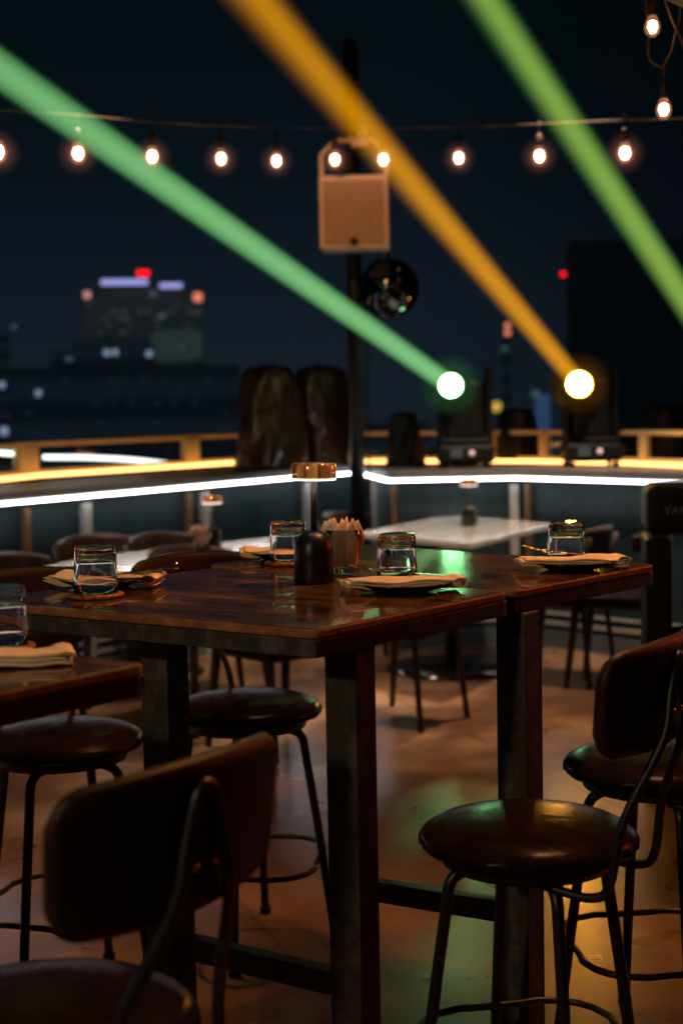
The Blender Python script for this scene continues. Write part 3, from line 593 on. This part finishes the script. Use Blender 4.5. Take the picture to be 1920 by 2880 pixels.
# ------------------------------------------------------------------ stools
SZ = .665
def make_stool(label):
    r = thing('bar_stool', label, 'bar stool', (0,0,0), 0, 'round seated bar stools'); R0 = .203
    prof = [(.0001,SZ+.010),(.04,SZ+.0095),(.09,SZ+.007),(.14,SZ+.001),(.175,SZ-.008),(.195,SZ-.019),(R0,SZ-.030),(.201,SZ-.040),(.193,SZ-.046),(.182,SZ-.049),(.170,SZ-.050),(.0001,SZ-.050)]
    rnd = random.Random(4); ph = [rnd.uniform(0,6.28) for _ in range(6)]
    def wob(a, i):
        if i < 7: return 0
        return .010*sin(17*a+ph[0])+.008*sin(29*a+ph[1])+.006*sin(43*a+ph[2])
    B().lathe(prof, 96, wob=wob).obj('seat', ML, r)
    B().lathe([(.0001,SZ-.075),(.160,SZ-.075),(.163,SZ-.0505),(.0001,SZ-.0505)], 48).obj('seat_plate', MB, r)
    for k in range(4):
        a = radians(45+90*k); ca, sa = cos(a), sin(a)
        pts = bez([(.07*ca,.07*sa,SZ-.084),(.12*ca,.12*sa,SZ-.086),(.150*ca,.150*sa,SZ-.105),(.160*ca,.160*sa,SZ-.16),(.19*ca,.19*sa,SZ-.36),(.228*ca,.228*sa,.02)], 7)
        lg_ = B(); lg_.tube(pts, .0115, 12); l_ = lg_.obj('leg', MB, r)
        B().lathe([(.0001,0),(.016,0),(.016,.02),(.0001,.026)], 16, Matrix.Translation((.229*ca,.229*sa,0))).obj('foot_cap', MBK, l_)
    z = .235; pts = []
    for k in range(4):
        a0_ = 90*k
        for da, rr_ in ((-30,.243),(-22,.262),(-9,.276),(0,.279),(9,.276),(22,.262),(30,.243)):
            a = radians(a0_+da); f = .80; pts.append((rr_*f*cos(a), rr_*f*sin(a), z))
    B().tube([Vector(p) for p in pts], .0075, 8, closed=True).obj('footrest', MB, r)
    # backrest: curved padded plate round the back (local +x is the back)
    z0, z1 = SZ+.175, SZ+.357; NU, NV = 30, 10; A = radians(23); Rb = .50; cx = -.235
    def shape(u, v_, d):
        th = (u*2-1)*A; e = abs(u*2-1); hh = (z1-z0)/2; zc = (z0+z1)/2
        rc = .22; hh *= (1-.12*e*e)
        if e > 1-rc: q = (e-(1-rc))/rc; hh *= .58+.42*sqrt(max(0,1-q*q)) if q < 1 else .58
        zz = zc + (v_*2-1)*hh; rr_ = Rb + d + .02*((zz-zc)/.1)*.5 + .004*(1-e)
        return Vector((cx + rr_*cos(th), rr_*sin(th), zz))
    bb = B(); th_ = .011
    ring = lambda u, d: [shape(u, j/NV, d) for j in range(NV+1)]
    vs = []; fs = []
    n_ = 2*(NV+1)+2
    for i in range(NU+1):
        u = i/NU; front = ring(u,-th_); backv = ring(u, th_); tp = (shape(u,1,0)+Vector((0,0,.008))); bt = (shape(u,0,0)-Vector((0,0,.008)))
        vs += front + [tp] + backv[::-1] + [bt]
    for i in range(NU):
        for k in range(n_): fs.append((i*n_+k, i*n_+(k+1)%n_, (i+1)*n_+(k+1)%n_, (i+1)*n_+k))
    bb._add(vs, fs, None, 0, True); bb._add([vs[k] for k in range(n_)], [tuple(range(n_))], None, 0, True); bb._add([vs[NU*n_+k] for k in range(n_)], [tuple(range(n_))], None, 0, True)
    bb.obj('backrest', MLB, r)
    bx_ = cx+Rb+.022
    pth = bez([(.08,-.105,SZ-.082),(.17,-.108,SZ-.088),(.205,-.105,SZ-.06),(.225,-.092,SZ+.05),(bx_-.006,-.05,SZ+.19),(bx_,-.030,SZ+.27),(bx_+.004,-.012,SZ+.325),(bx_+.004,.012,SZ+.325),(bx_,.030,SZ+.27),(bx_-.006,.05,SZ+.19),(.225,.092,SZ+.05),(.205,.105,SZ-.06),(.17,.108,SZ-.088),(.08,.105,SZ-.082)], 6)
    su = B(); su.tube(pth, .0085, 10); sup = su.obj('back_support', MB, r)
    for yy in (-.018,.018): B().lathe([(.0001,0),(.006,0),(.005,.003),(.0001,.004)], 12, Matrix.Translation((bx_+.0,yy,SZ+.235)) @ Matrix.Rotation(pi/2,4,'Y')).obj('screw', MCU, sup)
    return r
def seat_at(px, py): p = G(px, py, SZ-.018); return (p.x, p.y, 0)
st = make_stool('bar stool with an empty round seat, front right of the high table')
st.location = seat_at(1212, 1904); st.rotation_euler = (0,0,radians(-33))
dup(st, 'bar stool at the right edge with its seat overlapping the front right stool', seat_at(1506, 1743), radians(-38))
dup(st, 'blurred bar stool in the bottom left foreground, back towards the camera', seat_at(104, 2330), radians(-36))
dup(st, 'bar stool behind the high table between its left and near legs', seat_at(563, 1617), radians(128))
dup(st, 'bar stool at the far left behind the cut off table', seat_at(138, 1688), radians(118))

# ------------------------------------------------------------------ pale tables and dining chairs at the back
def pale_table(label, corners, foot):
    c = sum(corners, Vector((0,0)))/len(corners); r = thing('dining_table', label, 'table', (c.x,c.y,0), 0, 'pale topped dining tables')
    B().prism([tuple(p-c) for p in corners], .72, .75).obj('table_top', MWH, r, bevel=.004)
    f = foot-c
    B().lathe([(.04,.03),(.04,.719),(.0001,.719)], 20, Matrix.Translation((f.x,f.y,0))).obj('column', MB, r)
    B().box((f.x,f.y,.70), (.4,.4,.03), radians(50)).obj('top_bracket', MB, r)
    B().lathe([(.0001,0),(.36,0),(.36,.012),(.30,.028),(.10,.045),(.0001,.045)], 48, Matrix.Translation((f.x,f.y,0))).obj('base', MPL, r)
    return r
q = lambda x, y: G(x, y, .75).xy
a, b_, c_ = q(825,1222), q(1080,1248), q(1268,1202)
pale_table('pale square table behind the high table, reflecting the light strip', [a, b_, c_, a+c_-b_], G(1040,1535,0).xy)
a, b_ = q(10,1322), q(640,1262); dirv = (b_-a).normalized()
Ra = q(300,1293); pale_table('long pale table at the left behind the high table', [q(15,1322), q(330,1296)+Vector((.0,-.25)), q(640,1262), q(660,1230), q(200,1278)], G(230,1600,0).xy+Vector((.1,.6)))
def make_chair(label):
    r = thing('dining_chair', label, 'chair', (0,0,0), 0, 'dark wooden dining chairs')
    sb = B()
    sb.grid(lambda u, v_: Vector(((v_-.5)*.42, (u-.5)*(.44-.04*v_), .455 + .012*cos((u-.5)*pi) * cos((v_-.5)*pi))), 8, 8)
    sb.box((0,0,.435), (.42,.42,.035), 0, .012); sb.obj('seat', ML, r)
    for (x, y, k) in ((-.17,-.18,0),(-.17,.18,0),(.17,-.16,1),(.17,.16,1)):
        ex, ey = x*1.28, y*1.14; top_ = (x,y,.43) if not k else (x+.02,y*1.05,.62)
        pts = [(ex,ey,0),((ex+x)/2,(ey+y)/2,.22),(x,y,.43)] + ([(x+.03,y*1.12,.62),(x+.055,y*1.2,.74)] if k else [])
        bb = B(); bb.tube(pts, .013, 10, r2=.023 if not k else .016); bb.obj('leg', MW, r)
    for (x0,y0,x1,y1) in ((-.17,-.18,-.17,.18),(.17,-.16,.17,.16),(-.17,-.18,.17,-.16),(-.17,.18,.17,.16)):
        B().tube([(x0,y0,.405),(x1,y1,.405)], .014, 6).obj('rail', MW, r)
    bb = B()
    def bk_(u, v_, d):
        th = (u*2-1)*radians(60); e = abs(u*2-1); zc = .722; hh = .066*(1-.45*e*e)
        return Vector((-.02+(.25+d+.02*v_)*cos(th), (.25+d)*sin(th)*1.0, zc+(v_*2-1)*hh))
    NU, NV = 22, 5; vs = []; fs = []; n_ = 2*(NV+1)
    for i in range(NU+1): vs += [bk_(i/NU, j/NV, -.011) for j in range(NV+1)] + [bk_(i/NU, j/NV, .011) for j in range(NV,-1,-1)]
    for i in range(NU):
        for k in range(n_): fs.append((i*n_+k, i*n_+(k+1)%n_, (i+1)*n_+(k+1)%n_, (i+1)*n_+k))
    bb._add(vs, fs, None, 0, True); bb._add(vs[:n_], [tuple(range(n_))], None, 0); bb._add(vs[-n_:], [tuple(range(n_))], None, 0)
    bb.obj('backrest', MW, r); return r
gf = lambda x, y: G(x, y, 0)
ch = make_chair('dark wooden chair seen between the near table leg and the right table legs')
_c = (gf(954,1684)+gf(1083,1648))/2; ch.location = _c + Vector((-.17,.13,0)); ch.rotation_euler = (0,0,radians(-38))
dup(ch, 'dark wooden chair just right of the right table legs', gf(1290, 1558), radians(-30))
dup(ch, 'dark wooden chair with raised curved back below the right glass', gf(1420, 1568), radians(-22))
dup(ch, 'dark wooden chair behind the stool in the middle left', gf(640, 1715), radians(-50))
dup(ch, 'dark wooden chair between the left pale table and the middle left stool', gf(480, 1660), radians(128))
dup(ch, 'dark chair at the left edge, its back in front of the light strip counter', gf(50, 1690), radians(125))
dup(ch, 'dark chair beyond the left pale table, below the second teal panel', gf(258, 1600), radians(120))
dup(ch, 'glossy dark chair beside the cup of pink napkins', gf(425, 1592), radians(125))
dup(ch, 'dark chair at the far left corner of the right pale table', gf(850, 1488), radians(150))

# ------------------------------------------------------------------ keyboard at the right edge
kb = at(1482, 1125, 5.2); kr = at(1482, 1480, 5.2)
k = thing('stage_keyboard', 'black stage keyboard turned with its back to us at the right edge', 'keyboard', (kb.x, 5.2, 0), radians(-8))
kw = 1.15; kt = kb.z
bb = B(); bb.box((kw/2, .16, kt-.075), (kw,.34,.17), bev=.03); bb.obj('body', MBK, k)
B().box((.045,.16,(kt-.175)/2), (.09,.30,kt-.175), bev=.01).obj('side_panel', MBK, k); B().box((kw-.045,.16,(kt-.175)/2), (.09,.30,kt-.175), bev=.01).obj('side_panel', MBK, k)
B().box((kw/2,.20,.35), (kw-.19,.03,.5), bev=.004).obj('rear_panel', MMATTE, k)
cu = bpy.data.curves.new('txt', 'FONT'); cu.body = 'YAMAHA'; cu.size = .038; cu.extrude = .002; cu.space_character = 1.15
to = bpy.data.objects.new('txt', cu); COL.objects.link(to); bpy.context.view_layer.update()
me = bpy.data.meshes.new_from_object(to); bpy.data.objects.remove(to); lo = bpy.data.objects.new('lettering', me); COL.objects.link(lo)
me.materials.append(mat('grey_lettering', (.20,.22,.22), .5)); lo.parent = k; lo.location = (.062,-.0125,kt-.085); lo.rotation_euler = (pi/2,0,0)

# ------------------------------------------------------------------ things on the tables
def tumbler(label, p, turn=0):
    r = tag(thing('glass_tumbler', label, 'glass', p, turn, 'upside down glass tumblers'))
    H = .094; o = [(.0435,0),(.0438,.004),(.0425,.05),(.0405,.085),(.0395,.091),(.036,H)]; i = [(.0405,0),(.0400,.02),(.0385,.06),(.0365,.072),(.030,.0755)]
    bb = B(); prof = [(.0001,.0765)] + [(x, z) for x, z in reversed(i)] + o + [(.0001,H-.002)]
    def wob(a, k_): return .013*(abs(cos(2*a))**3)-.006
    bb.lathe(prof, 72, wob=wob); bb.obj('glass', MG, r); return r
def coaster(label, p):
    bb = B(); rnd = random.Random(3)
    bb.lathe([(.0001,.0),(.050,.0),(.0545,.002),(.056,.005),(.0545,.0085),(.050,.0095),(.0001,.009)], 90, wob=lambda a, i: .012*sin(23*a)+.010*sin(37*a+1) if 0 < i < 6 else 0)
    o = bb.obj('coaster', MCO); o.location = p; return tag(o, label, 'coaster', 'orange brown woven coasters')
def plate(label, p, R0=.095):
    bb = B(); k_ = R0/.095
    bb.lathe([(.0001,.004),(.045*k_,.004),(.060*k_,.006),(.085*k_,.015),(.095*k_,.0195),(.0965*k_,.0205),(.0955*k_,.017),(.075*k_,.0075),(.052*k_,.001),(.048*k_,.0),(.0001,.0)], 72)
    o = bb.obj('plate', MPL); o.location = p; return tag(o, label, 'plate', 'small black plates')
def napkin(label, p, rz, L=.25, Wd=.10, seed=0, h0=.010, flip=1):
    """folded cloth napkin: a few soft layers of one cloth with a rolled end"""
    rnd = random.Random(seed); r = []; bb = B()
    ph = [rnd.uniform(0,6.28) for _ in range(6)]
    def layer(zb, th, l, w_, sh, curl):
        NU, NV = 44, 14
        def cross(u, side, v_):
            x = (u-.5)*l+sh; e = abs(u*2-1); q_ = v_*2-1
            wd = w_*(1-.10*max(0,u-.7)*flip) * (1+.03*sin(5*u+ph[0]))
            y = q_*wd/2
            rim = sqrt(max(0,1-abs(q_)**6)) * sqrt(max(0,1-e**14))
            z = zb + .0025*sin(7*u+ph[1]+2*q_)*rim + .002*sin(13*u+3*q_+ph[2]) - .004*e**3*curl + .010*max(0,.18-u)/.18*curl
            return Vector((x, y, z + side*th/2*rim))
        for s_ in (-1,1): bb.grid(lambda u, v_: cross(u, s_, v_), NU, NV)
    layer(h0+.002,.0060,L,Wd,0,1); layer(h0+.0080,.0052,L*.975,Wd*.95,-.003,.9); layer(h0+.0135,.0050,L*.95,Wd*.88,.004,.6)
    # rolled fold at one end
    pts = [(L/2-.030+.006*cos(a_), -Wd*.40 + Wd*.8*t_, h0+.012+.0105*sin(a_)) for t_ in [0] for a_ in [0]]
    def roll(u, v_):
        a_ = u*2.15*pi; rr_ = .0085*(1-.3*u); y = (v_-.5)*Wd*.88
        return Vector((L/2-.012 + rr_*cos(a_)*1.9, y*(1+.02*sin(9*v_)), h0+.0095 + rr_*sin(a_) + .001*sin(14*v_+ph[3])))
    bb.grid(roll, 26, 12)
    o = bb.obj('napkin', MN); o.location = p; o.rotation_euler = (0,0,rz)
    md = o.modifiers.new('solid', 'SOLIDIFY'); md.thickness = .0016; md.offset = 0
    return tag(o, label, 'napkin', 'folded cloth napkins')
def fork(label, p, rz, tilt=.0):
    bb = B(); NB = 14
    def hdl(u, v_):
        x = u*.125; w_ = .0035+.004*abs(u-.45)+(.004 if u < .12 else 0); return Vector((x, (v_-.5)*2*w_, .004*sin(u*pi)))
    bb.grid(hdl, NB, 3)
    bb.grid(lambda u, v_: Vector((.125+u*.022, (v_-.5)*2*(.0055+.0055*sin(u*pi*.5)), -.003*sin(u*pi))), 6, 3)
    for k_ in range(4):
        y0 = -.0093+k_*.0062; bb.grid(lambda u, v_: Vector((.147+u*.042, y0+(v_-.5)*.0030*(1-.3*u), .0055*u*u)), 6, 1)
    o = bb.obj('fork', MCU); o.location = p; o.rotation_euler = (0,-tilt,rz); md = o.modifiers.new('solid','SOLIDIFY'); md.thickness = .0022
    return tag(o, label, 'fork', 'forks on the napkins')
def knife(label, p, rz, tilt=0.):
    bb = B()
    bb.grid(lambda u, v_: Vector((u*.095, (v_-.5)*.013*(.7+.3*sin(u*pi*.8+.5)), 0)), 8, 2)
    bb.grid(lambda u, v_: Vector((.095+u*.10, -.008+v_*(.016-.010*u*u), 0)), 8, 2)
    o = bb.obj('table_knife', MCU); o.location = p; o.rotation_euler = (0,-tilt,rz); md = o.modifiers.new('solid','SOLIDIFY'); md.thickness = .0026
    return tag(o, label, 'knife', 'knives on the napkins')
T = lambda px, py: G(px, py, TH+.0005)
up = lambda v_, z: Vector((v_.x, v_.y, v_.z+z))
# front left set
cP = T(222, 1372); coaster('orange coaster under the left glass on the large table', cP); tumbler('upside down glass standing on the left coaster', up(cP,.0096))
pP = T(242, 1347); plate('black plate behind the left glass', pP); napkin('tan folded napkin on the plate behind the left glass', up(pP,0), radians(-8), .235, .11, 1)
fork('fork tucked in the napkin behind the left glass', up(T(205,1352),.018), radians(14), .11)
knife('knife tucked in the napkin behind the left glass', up(T(198,1349),.018), radians(8), .09)
# back set
cP = T(663, 1297); coaster('orange coaster behind the copper lamp, left of it', cP); tumbler('upside down glass behind the copper lamp', up(cP,.0096))
pP = T(655, 1283); plate('black plate behind the copper lamp', pP); napkin('tan napkin on the plate behind the copper lamp', up(pP,0), radians(4), .22, .11, 2)
# front right set
cP = T(912, 1324); tumbler('upside down glass standing behind the napkin right of the lamp', cP)
pP = T(925, 1358); plate('black plate at the front edge, right of the lamp', pP); napkin('tan folded napkin on the front right plate', up(pP,0), radians(10), .245, .085, 3)
fork('fork tucked in the front right napkin, tines to the left', up(T(1010,1347),.018), radians(176), .12); knife('knife tucked in the front right napkin', up(T(1030,1343),.018), radians(171), .10)
# far right set
cP = T(1300, 1292); tumbler('upside down glass at the right end of the back table', cP)
pP = T(1311, 1307); plate('black plate at the right end of the back table', pP); napkin('orange lit folded napkin on the plate at the right', up(pP,0), radians(6), .245, .09, 4)
fork('fork tucked in the right hand napkin, tines to the left', up(T(1392,1302),.018), radians(173), .13); knife('knife tucked in the right hand napkin', up(T(1400,1300),.018), radians(167), .12)
# cut off left table
cP = T(2, 1494); coaster('orange coaster on the cut off left table', cP); tumbler('upside down glass cut by the left edge', up(cP,.0096))
napkin('tan folded napkin at the left edge on the cut off table', T(18, 1526), radians(14), .19, .095, 5, h0=.003)

def table_lamp(label, p, lit=True):
    r = thing('table_lamp', label, 'table lamp', p, 0, 'rechargeable table lamps')
    B().lathe([(.0001,0),(.0405,0),(.0425,.003),(.0425,.060),(.0405,.078),(.035,.093),(.026,.104),(.014,.110),(.0001,.111)], 56).obj('base', MMATTE, r)
    B().lathe([(.0066,.110),(.0066,.218),(.0001,.218)], 20).obj('stem', mat('brown_stem', (.06,.045,.035), .3, metal=.7), r)
    sh = B(); sh.lathe([(.0001,.2195),(.040,.2195),(.0465,.2215),(.0475,.226),(.0475,.246),(.0455,.2515),(.041,.253),(.0001,.2535)], 64); s_ = sh.obj('shade', MSH, r)
    B().lathe([(.0001,.2175),(.0470,.2172),(.0472,.2205),(.0001,.2193)], 64).obj('diffuser', MRIM, r)
    return r
tl = table_lamp('black and copper table lamp in the middle of the large table', T(721, 1337))
dup(tl, 'blurred table lamp on the right pale table', G(1077, 1208, .7505)); dup(tl, 'blurred table lamp on the left pale table beside pink napkins', G(489, 1262, .7505))
# cup of napkins
def napkin_cup(label, p, m, n_=15, name='napkin_cup', sc=1.):
    r = thing(name, label, 'cup of napkins', p, 0, 'glass cups of folded napkins')
    H = .098; prof = [(.0001,.011),(.027,.012),(.0305,.02),(.040,H-.001),(.0408,H),(.0418,H-.001),(.0405,.07),(.0325,.004),(.031,0),(.0001,.0)]
    B().lathe(prof, 56).obj('cup', MG, r)
    rnd = random.Random(11)
    for k_ in range(n_):
        a = -1.9+3.8*k_/(n_-1)+rnd.uniform(-.1,.1); ox = -.026+.052*k_/(n_-1); h = .112+rnd.uniform(-.004,.016); w_ = .050-.018*abs(k_/(n_-1)-.5)
        lean = (k_/(n_-1)-.5)*.5; yo = rnd.uniform(-.006,.006); tw = rnd.uniform(-.5,.5)+(.4 if k_ < n_//2 else .95)
        def f(u, v_):
            x = (u-.5)*w_*(1-.0*v_)*(.62+.38*v_); top_ = h*(1-.55*abs(u-.35)) ; z = .014+v_*(top_-.014); b_ = .004*cos(u*pi)
            px_ = x*cos(tw)-b_*sin(tw); py_ = x*sin(tw)+b_*cos(tw); return Vector((ox*(.55+.45*v_)+px_*.75+lean*.04*v_, py_*.75+yo, z))
        bb = B(); bb.grid(f, 8, 8); o = bb.obj('napkin', m, r); md = o.modifiers.new('solid','SOLIDIFY'); md.thickness = .0012
    return r
tl.rotation_euler = (0, .018, 0)
nc = napkin_cup('glass cup packed with folded tan napkins beside the lamp', T(790, 1316), MP)
pk = napkin_cup('blurred glass cup of pink napkins on the left pale table', G(463, 1266, .7505), MPK, 9)
